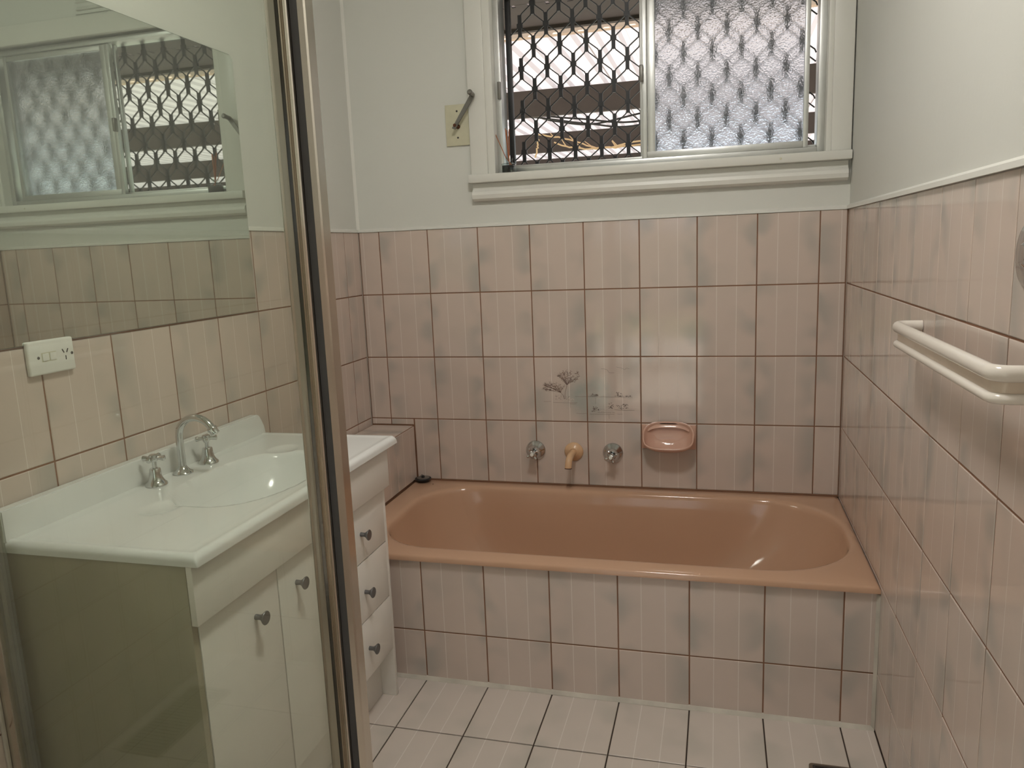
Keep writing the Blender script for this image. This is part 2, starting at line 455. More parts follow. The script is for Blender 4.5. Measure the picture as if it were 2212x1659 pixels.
wall_right = box('wall_right', W + 0.003, W + 0.12, YR - 0.12, 0.003, -0.004, CEIL, M['paint']); tag(wall_right, kind='structure', label='cream painted wall with glossy pink tiles and towel rail')
box('grout_bed', W + 0.0015, W + 0.0029, YR, 0, 0, ZT - .002, M['grout'], wall_right)
tile_field(wall_right, (0, -1, 0), (0, 0, 1), (-1, 0, 0), (W, 0, 0), (0.7204, TW), (0.167, TH), 0.0015, -YR, 0.0015, ZT, M['tile'],
           lambda A, B, C, D: None if (B < 0.75 and D < 0.40) else (A, B, C, D))
prism('paint_bead', [(W - 0.007, ZT - 0.001), (W - 0.006, ZT + 0.009), (W + 0.004, ZT + 0.016), (W + 0.004, ZT - 0.001)], 'y', YR, 0, M['trim'], wall_right)

# plaster ridge in the upper left corner
tag(prism('trim_1', [(-0.003, 0.003), (0.006, 0.003), (-0.003, -0.006)], 'z', ZT + .01, CEIL, M['trim']), kind='structure', label='painted bead in the left wall corner')

ceiling = box('ceiling', -0.12, W + 0.12, YR - 0.12, 0.15, CEIL, CEIL + 0.10, M['ceil']); tag(ceiling, kind='structure')
DX0, DX1, DZ = 0.40, 1.25, 2.05
wall_rear = boxes('wall_rear', [(-0.12, DX0, YR - 0.12, YR, -0.004, CEIL), (DX1, W + 0.12, YR - 0.12, YR, -0.004, CEIL), (DX0, DX1, YR - 0.12, YR, DZ, CEIL)], M['paint'])
tag(wall_rear, kind='structure')
# passage behind the camera with a glazed outer door
HY = -5.3
tag(box('floor_passage', -0.12, 1.70, HY, YR - 0.12, -0.30, 0.0, M['hallfloor']), kind='structure')
tag(box('wall_passage_left', -0.12, -0.02, HY, YR - 0.12, 0.0, CEIL, M['paint']), kind='structure')
tag(box('wall_passage_right', 1.60, 1.70, HY, YR - 0.12, 0.0, CEIL, M['paint']), kind='structure')
tag(box('ceiling_passage', -0.12, 1.70, HY, YR - 0.12, CEIL, CEIL + 0.1, M['ceil']), kind='structure')
dr = empty('door_1', (0.5, HY, 0), kind='structure', label='glazed outer door at the end of the passage')
boxes('door_frame', [(-0.02, 0.05, HY - 0.05, HY, 0, CEIL), (1.53, 1.60, HY - 0.05, HY, 0, CEIL), (0.05, 1.53, HY - 0.05, HY, 2.15, CEIL), (0.05, 1.53, HY - 0.05, HY, 0, 0.08), (0.76, 0.82, HY - 0.05, HY, 0.08, 2.15)], M['trim'], dr)
box('door_pane', 0.05, 0.76, HY - 0.03, HY - 0.025, 0.08, 2.15, M['pane'], dr)
box('door_pane', 0.82, 1.53, HY - 0.03, HY - 0.025, 0.08, 2.15, M['pane'], dr)

# ---------------------------------------------------------------- bath surround
TF = -0.746
wall_bath_front = box('wall_bath_front', 0.0, W - 0.001, TF + 0.003, TF + 0.06, 0.0, 0.394, M['grout_dark']); tag(wall_bath_front, kind='structure', label='tiled front panel below the bath rim')
box('grout_bed', 0.0, W - .001, TF + 0.0015, TF + 0.0029, 0, 0.392, M['grout'], wall_bath_front)
tile_field(wall_bath_front, (1, 0, 0), (0, 0, 1), (0, -1, 0), (0, TF, 0), (0.0864, TW), (0.164 - 0.25, 0.25), 0.0015, W - 0.003, 0.005, 0.396, M['tile'])
tag(prism('trim_2', [(TF + 0.002, 0.012), (TF - 0.002, 0.009), (TF - 0.009, 0.0015), (TF - 0.010, 0.0003), (TF + .002, 0.0003)], 'x', 0.20, W - .002, M['silicone']), kind='structure', label='grubby sealant line between bath panel and floor')
tag(prism('trim_3', [(W - 0.009, TF - 0.001), (W - .0005, TF - 0.008), (W - .0005, TF - .001)], 'z', 0.0, 0.392, M['silicone']), kind='structure', label='pale sealant in the corner beside the bath panel')

LX, LZ = 0.185, 0.639
wall_bath_ledge = box('wall_bath_ledge', 0.0, LX - 0.003, -0.795, 0.0, 0.0, LZ - 0.003, M['grout']); tag(wall_bath_ledge, kind='structure', label='low tiled ledge between bath and left wall')
tile_field(wall_bath_ledge, (0, 1, 0), (1, 0, 0), (0, 0, 1), (0, 0, LZ), (-0.7268, TW), (-0.02, TW), -0.795, -0.003, 0.004, LX, M['tile'])
tile_field(wall_bath_ledge, (0, 1, 0), (0, 0, 1), (1, 0, 0), (LX, 0, 0), (-0.795, TW), (0.417, 0.25), -0.795, -0.003, 0.417, LZ - .002, M['tile'])

# ---------------------------------------------------------------- bath
def rrect_hit(ang, cx, cy, l, r, f, b, rl, rr):
    """distance along a ray from (cx,cy) to a rounded rectangle [l,r]x[f,b] with end radii rl, rr"""
    dx, dy = math.cos(ang), math.sin(ang)
    def inside(x, y):
        if not (l <= x <= r and f <= y <= b): return False
        for (qx, qy, R, sx, sy) in ((l + rl, f + rl, rl, -1, -1), (l + rl, b - rl, rl, -1, 1), (r - rr, f + rr, rr, 1, -1), (r - rr, b - rr, rr, 1, 1)):
            if (x - qx) * sx > 0 and (y - qy) * sy > 0 and (x - qx) ** 2 + (y - qy) ** 2 > R * R: return False
        return True
    lo, hi = 0.0, 2.5
    for _ in range(40):
        mid = (lo + hi) / 2
        if inside(cx + dx * mid, cy + dy * mid): lo = mid
        else: hi = mid
    return lo

def make_bath():
    L, R, Fy, By = LX + 0.002, W - 0.001, -0.757, -0.0015
    l, r, f, b = 0.285, 1.755, -0.682, -0.074
    cx, cy = (l + r) / 2, (f + b) / 2
    angs = sorted([2 * math.pi * i / 120 for i in range(120)] + [math.atan2(y - cy, x - cx) % (2 * math.pi) for x in (L, R) for y in (Fy, By)])
    bm = bmesh.new(); rings = []
    def outer(ins, z):
        ring = []
        for a in angs:
            dx, dy = math.cos(a), math.sin(a)
            t = min([((R - ins if dx > 0 else L + ins) - cx) / dx if abs(dx) > 1e-9 else 9, ((By - ins if dy > 0 else Fy + ins) - cy) / dy if abs(dy) > 1e-9 else 9])
            ring.append(bm.verts.new((cx + dx * t, cy + dy * t, z)))
        rings.append(ring)
    def hole(ins, z, extra=0.0):
        ring = []
        for a in angs:
            t = rrect_hit(a, cx, cy, l + ins + extra, r - ins - extra * 2.0, f + ins, b - ins, max(0.05, 0.21 - ins * .5), max(0.05, 0.262 - ins * .5))
            ring.append(bm.verts.new((cx + math.cos(a) * t, cy + math.sin(a) * t, z)))
        rings.append(ring)
    outer(0.010, 0.398); outer(0.0, 0.397); outer(0.0, 0.409); outer(0.003, 0.4135); outer(0.009, 0.4155)
    hole(-0.020, 0.4165); hole(-0.011, 0.4160); hole(-0.004, 0.4130); hole(0.0, 0.407); hole(0.004, 0.395); hole(0.012, 0.35); hole(0.030, 0.24, 0.03)
    hole(0.055, 0.14, 0.07); hole(0.085, 0.085, 0.10); hole(0.12, 0.062, 0.12); hole(0.17, 0.055, 0.16)
    for A, B in zip(rings, rings[1:]):
        n = len(A)
        for i in range(n): bm.faces.new((A[i], A[(i + 1) % n], B[(i + 1) % n], B[i]))
    bm.faces.new(rings[-1])
    root = empty('bathtub', (cx, cy, 0.0), 'long salmon pink built-in bathtub with rounded ends below the window', 'bathtub')
    o = from_bm('tub_shell', bm, M['tub'], root, smooth=True, angle=50)
    lathe('overflow_screw', [(0.0, 0.0), (0.0022, 0.0), (0.0022, 0.0012), (0, 0.0014)], (0.277, -0.066, 0.4164), (0, 0, 1), M['rust'], root, 10)
    lathe('drain_ring', [(0.0, 0.003), (0.018, 0.003), (0.022, 0.004), (0.027, 0.002), (0.028, 0.0)], (0.62, cy, 0.0552), (0, 0, 1), M['chrome'], root, 24)
make_bath()
tag(box('trim_4', LX, W, -0.005, 0.001, 0.4145, 0.4185, M['grout']), kind='structure', label='brown sealant where the bath meets the tiles')

# ---------------------------------------------------------------- bath plug on the rim
pl = empty('bath_plug', (0.224, -0.036, 0.416), 'black rubber bath plug lying in the corner of the bath rim', 'plug')
lathe('rubber_body', [(0.0, 0.0), (0.024, 0.0), (0.026, 0.004), (0.032, 0.010), (0.033, 0.013), (0.030, 0.0155), (0.0, 0.0155)], (0.224, -0.036, 0.4166), (0, 0, 1), M['rubber'], pl)
lathe('metal_disc', [(0.0, 0.0), (0.026, 0.0), (0.026, 0.0012), (0, 0.0016)], (0.224, -0.036, 0.4321), (0, 0, 1), M['plug_top'], pl)
lathe('pull_stub', [(0.0, 0.0), (0.0065, 0.0), (0.006, 0.006), (0.004, 0.008), (0, 0.0085)], (0.224, -0.036, 0.4336), (0, 0, 1), M['rubber'], pl, 14)
tube('chain_ring', [(0.2205 + 0.0055 * math.cos(a), -0.036, 0.4385 + 0.0055 * math.sin(a)) for a in [math.pi * k / 8 for k in range(0, 15)]], 0.0011, M['rubber'], pl, 8)

# ---------------------------------------------------------------- bath wall taps and spout
def wall_tap(x, z, label):
    t = empty('bath_tap', (x, 0, z), label, 'tap', 'chrome bath taps on the window wall')
    lathe('flange', [(0.039, 0.0), (0.039, 0.002), (0.037, 0.005), (0.030, 0.012), (0.021, 0.022), (0.0175, 0.030), (0.0165, 0.036), (0.0, 0.037)], (x, -0.0004, z), (0, -1, 0), M['chrome'], t)
    lathe('spindle', [(0.0085, 0.0), (0.0085, 0.020), (0.0, 0.021)], (x, -0.036, z), (0, -1, 0), M['chrome'], t, 16)
    h = lathe('handle', [(0.0, 0.0), (0.011, 0.0), (0.0125, 0.004), (0.0125, 0.014), (0.010, 0.018), (0.0, 0.019)], (x, -0.050, z), (0, -1, 0), M['chrome'], t, 20)
    a0 = random.uniform(0.2, 0.7)
    for k in range(4):
        a = a0 + k * math.pi / 2
        d = Vector((math.cos(a), -0.12, math.sin(a)))
        c = Vector((x, -0.058, z))
        tube('handle_arm', [c + d * 0.008, c + d * 0.014, c + d * 0.022, c + d * 0.025], [0.0045, 0.0038, 0.0055, 0.0035], M['chrome'], h, 10)
    lathe('button', [(0.007, 0.0), (0.007, 0.003), (0.0, 0.0045)], (x, -0.0685, z), (0, -1, 0), M['outlet'], h, 16)
wall_tap(0.687, 0.551, 'chrome bath tap on the tiles left of the peach spout')
wall_tap(0.987, 0.549, 'chrome bath tap between the peach spout and the soap dish')
sp = empty('bath_spout', (0.837, 0, 0.55), 'peach enamelled bath spout with round flange and chipped end', 'spout')
lathe('flange', [(0.0365, 0.0), (0.0365, 0.003), (0.034, 0.007), (0.022, 0.013), (0.0165, 0.018), (0.0, 0.018)], (0.837, -0.0004, 0.55), (0, -1, 0), M['peach'], sp)
tube('spout_pipe', [(0.837, -0.014, 0.55)] + [tuple(p) for p in bezier((0.837, -0.05, 0.551), (0.836, -0.085, 0.551), (0.834, -0.098, 0.545), (0.833, -0.104, 0.512), 10)], 0.0128, M['peach'], sp, 18)
lathe('chipped_rim', [(0.0118, 0.0), (0.0134, 0.0), (0.0134, 0.003), (0.0118, 0.003)], (0.833, -0.1041, 0.5135), (0.0, -0.18, -1), M['rust'], sp, 18)

# ---------------------------------------------------------------- soap dish
def soap_dish():
    root = empty('soap_dish', (1.195, 0, 0.62), 'pink ceramic soap dish with scooped bowl on the window wall tiles', 'soap dish')
    box('back_plate', 1.0965, 1.2925, -0.010, 0.0, 0.572, 0.664, M['soap'], root, 0.004)
    bm = bmesh.new(); N = 56; rings = []
    cx = 1.195
    def sup(a, e=2.9):
        c, s = math.cos(a), math.sin(a)
        k = (abs(c) ** e + abs(s) ** e) ** (-1 / e)
        return c * k, s * k
    # rim tilts: top edge near the wall, lower edge well out
    def rim(s, off, dep):
        ring = []
        for i in range(N):
            c, t = sup(2 * math.pi * i / N)
            x = cx + 0.0905 * c * s
            w = t * s                                   # -1 front .. +1 back/top
            y = -0.047 + 0.036 * w
            z = 0.632 + 0.044 * w - 0.0022 * (abs(c) ** 3)
            ring.append(bm.verts.new((x, min(-0.0125, y + dep * 0.45), z - dep * 0.75 + off)))
        rings.append(ring)
    # outer shell from the plate forward
    for s, y, dz in ((0.86, -0.004, -0.016), (0.90, -0.022, -0.014)):
        ring = []
        for i in range(N):
            c, t = sup(2 * math.pi * i / N)
            ring.append(bm.verts.new((cx + 0.0905 * c * s, y + (0.012 * min(0, t) if y < -.01 else 0), 0.622 + dz * .5 + (0.046 if t > 0 else 0.055) * t * s)))
        rings.append(ring)
    rim(0.99, -0.002, 0.008); rim(1.02, 0.0, 0.002); rim(1.01, 0.001, -0.001); rim(0.97, 0.001, -0.001); rim(0.945, 0.0, 0.003); rim(0.92, 0.0, 0.012); rim(0.86, 0.0, 0.026); rim(0.74, 0.0, 0.038); rim(0.54, 0.0, 0.047); rim(0.2, 0.0, 0.052)
    for A, B in zip(rings, rings[1:]):
        for i in range(N): bm.faces.new((A[i], A[(i + 1) % N], B[(i + 1) % N], B[i]))
    bm.faces.new(rings[0]); bm.faces.new(rings[-1])
    from_bm('bowl', bm, M['soap'], root, smooth=True, angle=70)
soap_dish()

# ---------------------------------------------------------------- landscape print on two tiles
def landscape():
    def P(cx, cy):
        x = 0.6909 + (cx - 340) / 515 * 0.2015 if cx < 855 else 0.8924 + (cx - 855) / 540 * 0.2015
        return Vector((x, cy and 0, 0.917 - (cy - 142) / 638 * 0.25))
    yy = -0.00075
    mats = {'a': [], 'b': [], 'c': []}
    def stroke(acc, pts, w):
        pts = [P(*q) if len(q) == 2 else Vector(q) for q in pts]
        for p, q in zip(pts, pts[1:]):
            d = (q - p)
            if d.length < 1e-6: continue
            nrm = Vector((-d.z, 0, d.x)).normalized() * w / 2
            acc.append([(p + nrm), (q + nrm), (q - nrm), (p - nrm)])
    rnd = random.Random(3)
    def crown(acc, base, cx, cy, rx, ry, n):
        for k in range(n):
            a = rnd.uniform(0, 2 * math.pi); r = math.sqrt(rnd.random())
            ex, ey = cx + math.cos(a) * rx * r, cy + math.sin(a) * ry * r
            mx, my = (base[0] * .45 + ex * .55 + rnd.uniform(-10, 10)), (base[1] * .45 + ey * .55 + rnd.uniform(-6, 6))
            if k % 3 == 0: stroke(acc, [base, (mx, my), (ex, ey)], 0.00042)
            for _ in range(4):
                tx, ty = ex + rnd.uniform(-16, 16), ey + rnd.uniform(-12, 12)
                stroke(acc, [(ex, ey), (tx, ty)], 0.00042)
                stroke(acc, [(tx, ty), (tx + rnd.uniform(-9, 9), ty + rnd.uniform(-9, 9))], 0.0004)
    A, Bc, Rk = [], [], []
    crown(A, (662, 415), 685, 335, 118, 62, 62)
    crown(A, (600, 490), 520, 432, 112, 42, 58)
    stroke(A, [(638, 555), (642, 490), (655, 445), (664, 410), (690, 370), (725, 320)], 0.0011)
    stroke(A, [(664, 410), (640, 370), (610, 330)], 0.0008)
    stroke(A, [(630, 552), (618, 515), (598, 492), (560, 470), (500, 440)], 0.0010)
    stroke(A, [(598, 492), (612, 455), (640, 415)], 0.0008)
    for k in range(34):
        x, y = rnd.uniform(548, 690), rnd.uniform(520, 572)
        stroke(A, [(x, y), (x + rnd.uniform(-12, 12), y - rnd.uniform(4, 18))], 0.0006)
    for x0, x1, y in ((425, 500, 580), (520, 760, 590), (690, 750, 601), (740, 850, 528), (745, 850, 695)):
        stroke(A, [(x0, y), ((x0 + x1) / 2, y + 3), (x1, y - 1)], 0.0007)
    stroke(A, [(688, 590), (690, 640)], 0.0006)
    for x, y, r in ((640, 570, 18), (680, 556, 16), (712, 560, 16)):
        stroke(Rk, [(x - r, y + 6), (x - r * .4, y - r * .5), (x + r * .6, y - r * .4), (x + r, y + 6)], 0.0022)
    for x0, x1, y in ((862, 1310, 528), (880, 1130, 700), (1130, 1330, 656), (1160, 1210, 695), (960, 1140, 682), (890, 970, 520)):
        stroke(Bc, [(x0, y), ((x0 + x1) / 2, y + 3), (x1, y)], 0.0007)
    for cx, cy, rx, ry, n in ((935, 515, 40, 14, 14), (1175, 505, 45, 22, 26), (1270, 522, 30, 8, 8), (930, 655, 45, 30, 26), (1090, 620, 28, 32, 20), (1215, 620, 62, 26, 34)):
        for k in range(n):
            a = rnd.uniform(0, 2 * math.pi); r = math.sqrt(rnd.random()); ex, ey = cx + math.cos(a) * rx * r, cy + math.sin(a) * ry * r
            for _ in range(3):
                stroke(Bc, [(ex, ey), (ex + rnd.uniform(-10, 10), ey + rnd.uniform(-8, 8))], 0.0009)
    stroke(Bc, [(1003, 258), (1035, 258), (1065, 268), (1085, 295), (1135, 297)], 0.0008)
    stroke(Bc, [(1155, 240), (1200, 248), (1240, 265), (1255, 250), (1285, 258)], 0.0007)
    stroke(Bc, [(940, 540), (942, 600)], 0.0005); stroke(Bc, [(1073, 700), (1075, 745)], 0.0006)
    Rb = []
    for x, y, r in ((1060, 655, 26), (1010, 672, 26), (1120, 680, 20), (1190, 640, 22)):
        stroke(Rb, [(x - r, y + 8), (x - r * .4, y - r * .4), (x + r * .6, y - r * .3), (x + r, y + 8)], 0.0022)
    def build(name, quads, mat, parent, dy):
        vs, fs = [], []
        for q in quads:
            k = len(vs)
            vs += [(p.x, yy - dy, p.z) for p in q]; fs.append((k, k + 1, k + 2, k + 3))
        me = bpy.data.meshes.new(name); me.from_pydata(vs, [], fs); me.materials.append(mat)
        o = bpy.data.objects.new(name, me); COL.objects.link(o); o.parent = parent
        o.matrix_parent_inverse = world_mat[parent.name].inverted()
        return o
    ta, tb = special[('obj', 3, 2)], special[('obj', 4, 2)]
    build('printed_trees', A, M['print'], ta, 0.0); build('printed_rocks', Rk, M['print_rock'], ta, 0.0002)
    build('printed_shore', Bc, M['print_grey'], tb, 0.0); build('printed_rocks', Rb, M['print_rock'], tb, 0.0002)
    ta['label'] = 'tile printed with two small brown trees on a shore'; tb['label'] = 'tile printed with distant shore, rocks and two birds'
landscape()

# ================================================================ window
w1 = empty('window_1', (1.13, 0.06, WZ0), kind='structure', label='aluminium sliding window with frosted right pane')
def wpart(name, *b, mat='alu', parent=None, bevel=0.0015): return box(name, *b, M[mat], parent or w1, bevel)
wpart('frame_jamb', 0.575, 0.597, 0.028, 0.105, 1.600, 2.255)
wpart('frame_jamb', 1.683, 1.706, 0.028, 0.105, 1.600, 2.255)
wpart('frame_sill', 0.597, 1.683, 0.028, 0.105, 1.600, 1.622)
wpart('frame_sill_track', 0.597, 1.683, 0.060, 0.066, 1.622, 1.632)
wpart('frame_head', 0.597, 1.683, 0.028, 0.105, 2.235, 2.255)
sash = empty('sliding_sash', (1.38, 0.05, 1.622)); sash.parent = w1; sash.matrix_parent_inverse = Matrix.Translation(Vector((1.13, 0.06, WZ0))).inverted()
world_mat[sash.name] = Matrix.Translation(Vector((1.38, 0.05, 1.622)))
def spart(name, *b, mat='alu', bevel=0.0015): return box(name, *b, M[mat], sash, bevel)
spart('sash_stile', 1.104, 1.122, 0.036, 0.058, 1.623, 2.233)
spart('sash_stile', 1.1235, 1.1500, 0.040, 0.060, 1.636, 2.233)
spart('sash_stile', 1.640, 1.656, 0.038, 0.060, 1.623, 2.233)
spart('sash_rail', 1.122, 1.640, 0.036, 0.060, 1.623, 1.645)
spart('sash_rail', 1.150, 1.640, 0.040, 0.060, 2.213, 2.233)
box('frosted_pane', 1.148, 1.642, 0.048, 0.052, 1.643, 2.215, M['frost'], sash)
lt = spart('latch', 1.098, 1.112, 0.016, 0.036, 1.880, 1.935, mat='crank', bevel=0.003)
wpart('strike_plate', 0.586, 0.5975, 0.016, 0.028, 1.865, 1.925, mat='crank', bevel=0.001)
wpart('meeting_stile', 1.096, 1.108, 0.066, 0.085, 1.632, 2.235)

# timber lining, casings, sill and apron
def trim(name, *b, lab=None, bevel=0.003):
    return tag(box(name, *b, M['trim'], None, bevel), kind='structure', label=lab)
trim('trim_5', 0.483, 0.548, -0.020, 0.002, 1.599, 2.335, lab='flat cream casing left of the window')
trim('trim_6', 0.541, 0.575, -0.012, 0.14, 1.599, 2.265, lab='cream lining inside the left window jamb')
trim('trim_7', 1.722, W - 0.001, -0.020, 0.002, 1.599, 2.335, lab='flat cream casing between window and right wall')
trim('trim_8', 1.706, 1.728, -0.012, 0.14, 1.599, 2.265, lab='cream lining inside the right window jamb')
trim('trim_9', 0.550, 1.720, -0.020, 0.002, 2.257, 2.335, lab='flat cream casing above the window')
trim('trim_10', 0.478, W - 0.0005, -0.046, 0.14, 1.569, 1.5985, lab='cream timber window sill board')
prism_pts = [(0.002, 1.568), (-0.014, 1.568), (-0.015, 1.553), (-0.019, 1.545), (-0.027, 1.537), (-0.030, 1.526), (-0.027, 1.512), (-0.018, 1.505), (0.002, 1.503)]
tag(prism('trim_11', prism_pts, 'x', 0.486, W - 0.008, M['trim']), kind='structure', label='moulded cream apron below the window sill')
lathe('nail_head', [(0.0035, 0), (0.003, 0.0008), (0.0, 0.001)], (1.565, -0.0462, 1.583), (0, -1, 0), M['plate'], bpy.data.objects['trim_10'], 10)

# ---------------------------------------------------------------- security grille
GY = 0.122
gr = empty('security_grille', (1.14, GY, 1.60), 'black diamond mesh security grille outside the window', 'security grille')
for nm, b in (('frame_bar', (0.600, 0.618, GY - 0.012, GY + 0.012, 1.600, 2.255)), ('frame_bar', (1.686, 1.704, GY - 0.012, GY + 0.012, 1.600, 2.255)),
              ('frame_bar', (0.618, 1.686, GY - 0.012, GY + 0.012, 1.600, 1.624)), ('frame_bar', (0.618, 1.686, GY - 0.012, GY + 0.012, 2.240, 2.255))):
    box(nm, *b, M['black'], gr, 0.002)
def link_mesh():
    bm = bmesh.new(); PX, PZ, H = 0.0492, 0.0748, 0.038
    bm_box(bm, -0.0066, 0.0066, -0.0045, 0.0045, -H, H)
    bm_box(bm, -0.0105, 0.0105, -0.0052, 0.0052, -0.0085, 0.0085)
    for s in (-1, 1):
        for (a, b) in (((0, -H + 0.002), (s * PX, -PZ)), ((0, 0), (s * PX, -PZ + H - 0.002))):
            dx, dz = b[0] - a[0], b[1] - a[1]
            if a[1] == 0: path = [(a[0] + s * .004, a[1] - .003), (a[0] + dx * .84, a[1] + dz * .84), (b[0] - s * .0035, b[1] - 0.004)]
            else: path = [(a[0] + s * .0035, a[1] + .006), (a[0] + dx * .16 + s * 0.0, a[1] + dz * .12), (b[0] - s * .004, b[1] + .003)]
            for (p, q) in zip(path, path[1:]):
                d = Vector((q[0] - p[0], 0, q[1] - p[1])); nn = Vector((-d.z, 0, d.x)).normalized() * 0.0019; e = d.normalized() * 0.001
                P0 = Vector((p[0], 0, p[1])) - e; P1 = Vector((q[0], 0, q[1])) + e
                vs = [bm.verts.new(c + nn * sg + Vector((0, yy, 0))) for c in (P0, P1) for sg in (-1, 1) for yy in (-0.0028, 0.0028)]
                for f in ((0, 1, 3, 2), (4, 6, 7, 5), (0, 4, 5, 1), (2, 3, 7, 6), (0, 2, 6, 4), (1, 5, 7, 3)): bm.faces.new([vs[i] for i in f])
    bmesh.ops.recalc_face_normals(bm, faces=bm.faces[:])
    me = bpy.data.meshes.new('mesh_link'); bm.to_mesh(me); bm.free(); me.materials.append(M['black'])
    return me
lm = link_mesh()
for j in range(-2, 9):
    z = 2.133 - 0.0748 * j
    x0 = 0.6535 if j % 2 == 0 else 0.6043
    for k in range(12):
        x = x0 + 0.0984 * k
        if x < 0.607 or x > 1.685: continue
        if z + 0.03 < 1.60 or z > 2.25: continue
        o = bpy.data.objects.new('mesh_link', lm); COL.objects.link(o); o.parent = gr; o.location = (x - 1.14, 0, z - 1.60)

# ---------------------------------------------------------------- vent above the window
vt = empty('wall_vent', (1.08, 0.003, 2.33), 'cream louvred wall vent above the window, seen in the mirror', 'vent')
box('vent_plate', 0.96, 1.205, -0.004, 0.002, 2.345, 2.505, M['paint'], vt, 0.002)
for k in range(5):
    z = 2.357 + k * 0.029
    prism('louvre', [(-0.004, z), (-0.014, z + 0.002), (-0.014, z + 0.004), (-0.004, z + 0.017)], 'x', 0.972, 1.193, M['paint'], vt)

# ---------------------------------------------------------------- winder crank
ck = empty('winder_crank', (0.434, 0, 1.78), 'cream wall plate with angled grey crank handle left of the window', 'crank')
box('wall_plate', 0.388, 0.482, -0.005, 0.003, 1.710, 1.856, M['plate'], ck, 0.0012)
for z in (1.832, 1.738): lathe('screw_head', [(0.0035, 0), (0.0035, 0.001), (0, 0.0015)], (0.434, -0.0051, z), (0, -1, 0), M['slot'], ck, 10)
lathe('spindle', [(0.0085, 0), (0.0085, 0.006), (0.006, 0.010), (0.006, 0.040), (0, 0.041)], (0.436, -0.005, 1.777), (0, -1, 0), M['rust'], ck, 14)
prism_arm = [(0.424, 1.767), (0.436, 1.762), (0.441, 1.770), (0.516, 1.872), (0.512, 1.884), (0.503, 1.884)]
prism('crank_arm', prism_arm, 'y', -0.043, -0.036, M['crank'], ck, bevel=0.001)
lathe('grip', [(0.0, 0), (0.0085, 0), (0.0085, 0.026), (0.0095, 0.030), (0.0095, 0.036), (0.006, 0.039), (0.0, 0.039)], (0.509, -0.040, 1.877), (0, -1, 0.1), M['crank'], ck, 16)

# ---------------------------------------------------------------- reed diffuser
rd = empty('reed_diffuser', (0.626, -0.006, 1.5987), 'small square reed diffuser bottle with dark oil on the window sill', 'diffuser')
cx, cy, z0 = 0.626, -0.006, 1.5987
box('dark_oil', cx - 0.0215, cx + 0.0215, cy - 0.0215, cy + 0.0215, z0 + 0.001, z0 + 0.027, M['ink'], rd, 0.002)
box('glass_bottle', cx - 0.0230, cx + 0.0230, cy - 0.0230, cy + 0.0230, z0, z0 + 0.034, M['bottle'], rd, 0.003)
lathe('bottle_neck', [(0.012, 0), (0.0115, 0.012), (0.0145, 0.014), (0.0145, 0.019), (0.009, 0.019)], (cx, cy, z0 + 0.034), (0, 0, 1), M['bottle'], rd, 18)
for dx, dy, h in ((-0.060, 0.020, 0.160), (-0.012, 0.010, 0.160), (-0.004, -0.006, 0.152), (0.000, 0.012, 0.148), (0.004, 0.002, 0.155), (-0.008, 0.004, 0.140)):
    bt = Vector((cx - dx * 0.15 + 0.002, cy - dy * .15, z0 + 0.028))
    tube('reed', [bt, Vector((cx + dx * 0.2, cy + dy * 0.2, z0 + 0.055)), Vector((cx + dx, cy + dy, z0 + h))], 0.0015, M['reed'], rd, 8)

# ================================================================ mirror, outlet
mr = empty('mirror', (0.0, -1.2, 1.169), 'large frameless mirror on the left wall above the vanity', 'mirror')
MY0, MY1, MZ0, MZ1 = -1.648, -0.744, 1.170, 1.908
ch = 0.010
poly = [(MY0, MZ0), (MY1, MZ0), (MY1, MZ1 - ch), (MY1 - ch * 1.3, MZ1), (MY0, MZ1)]
prism('backing', poly, 'x', 0.0002, 0.0042, M['edge'], mr)
b = 0.0012
prism('silvered_glass', [(MY0 + b, MZ0 + b), (MY1 - b, MZ0 + b), (MY1 - b, MZ1 - ch), (MY1 - ch * 1.3, MZ1 - b), (MY0 + b, MZ1 - b)], 'x', 0.0042, 0.0050, M['mirror'], mr)

ot = empty('power_outlet', (0.0, -1.513, 1.106), 'white power outlet with two rocker switches below the mirror', 'outlet')
box('cover_plate', 0.0005, 0.0125, -1.5705, -1.4545, 1.106, 1.177, M['outlet'], ot, 0.004, 3)
for y in (-1.531, -1.512): box('rocker', 0.012, 0.0150, y - 0.0078, y + 0.0078, 1.134, 1.150, M['outlet'], ot, 0.0015); box('rocker_gap', 0.0118, 0.0128, y - 0.0090, y + 0.0090, 1.1325, 1.1515, M['plate'], ot)
for y in (-1.5480, -1.4620): lathe('screw', [(0.0032, 0), (0.0030, 0.0008), (0, 0.001)], (0.0125, y, 1.142), (1, 0, 0), M['knob'], ot, 12)
def slot(y, z, ang):
    bm = bmesh.new(); bm_box(bm, 0, 0.0008, -0.0011, 0.0011, -0.0045, 0.0045)
    bmesh.ops.rotate(bm, cent=(0, 0, 0), matrix=Matrix.Rotation(ang, 3, 'X'), verts=bm.verts[:]); bmesh.ops.translate(bm, vec=(0.0123, y, z), verts=bm.verts[:])
    from_bm('pin_slot', bm, M['slot'], ot)
slot(-1.4845, 1.149, 0.5); slot(-1.4735, 1.149, -0.5); slot(-1.4790, 1.134, 0)

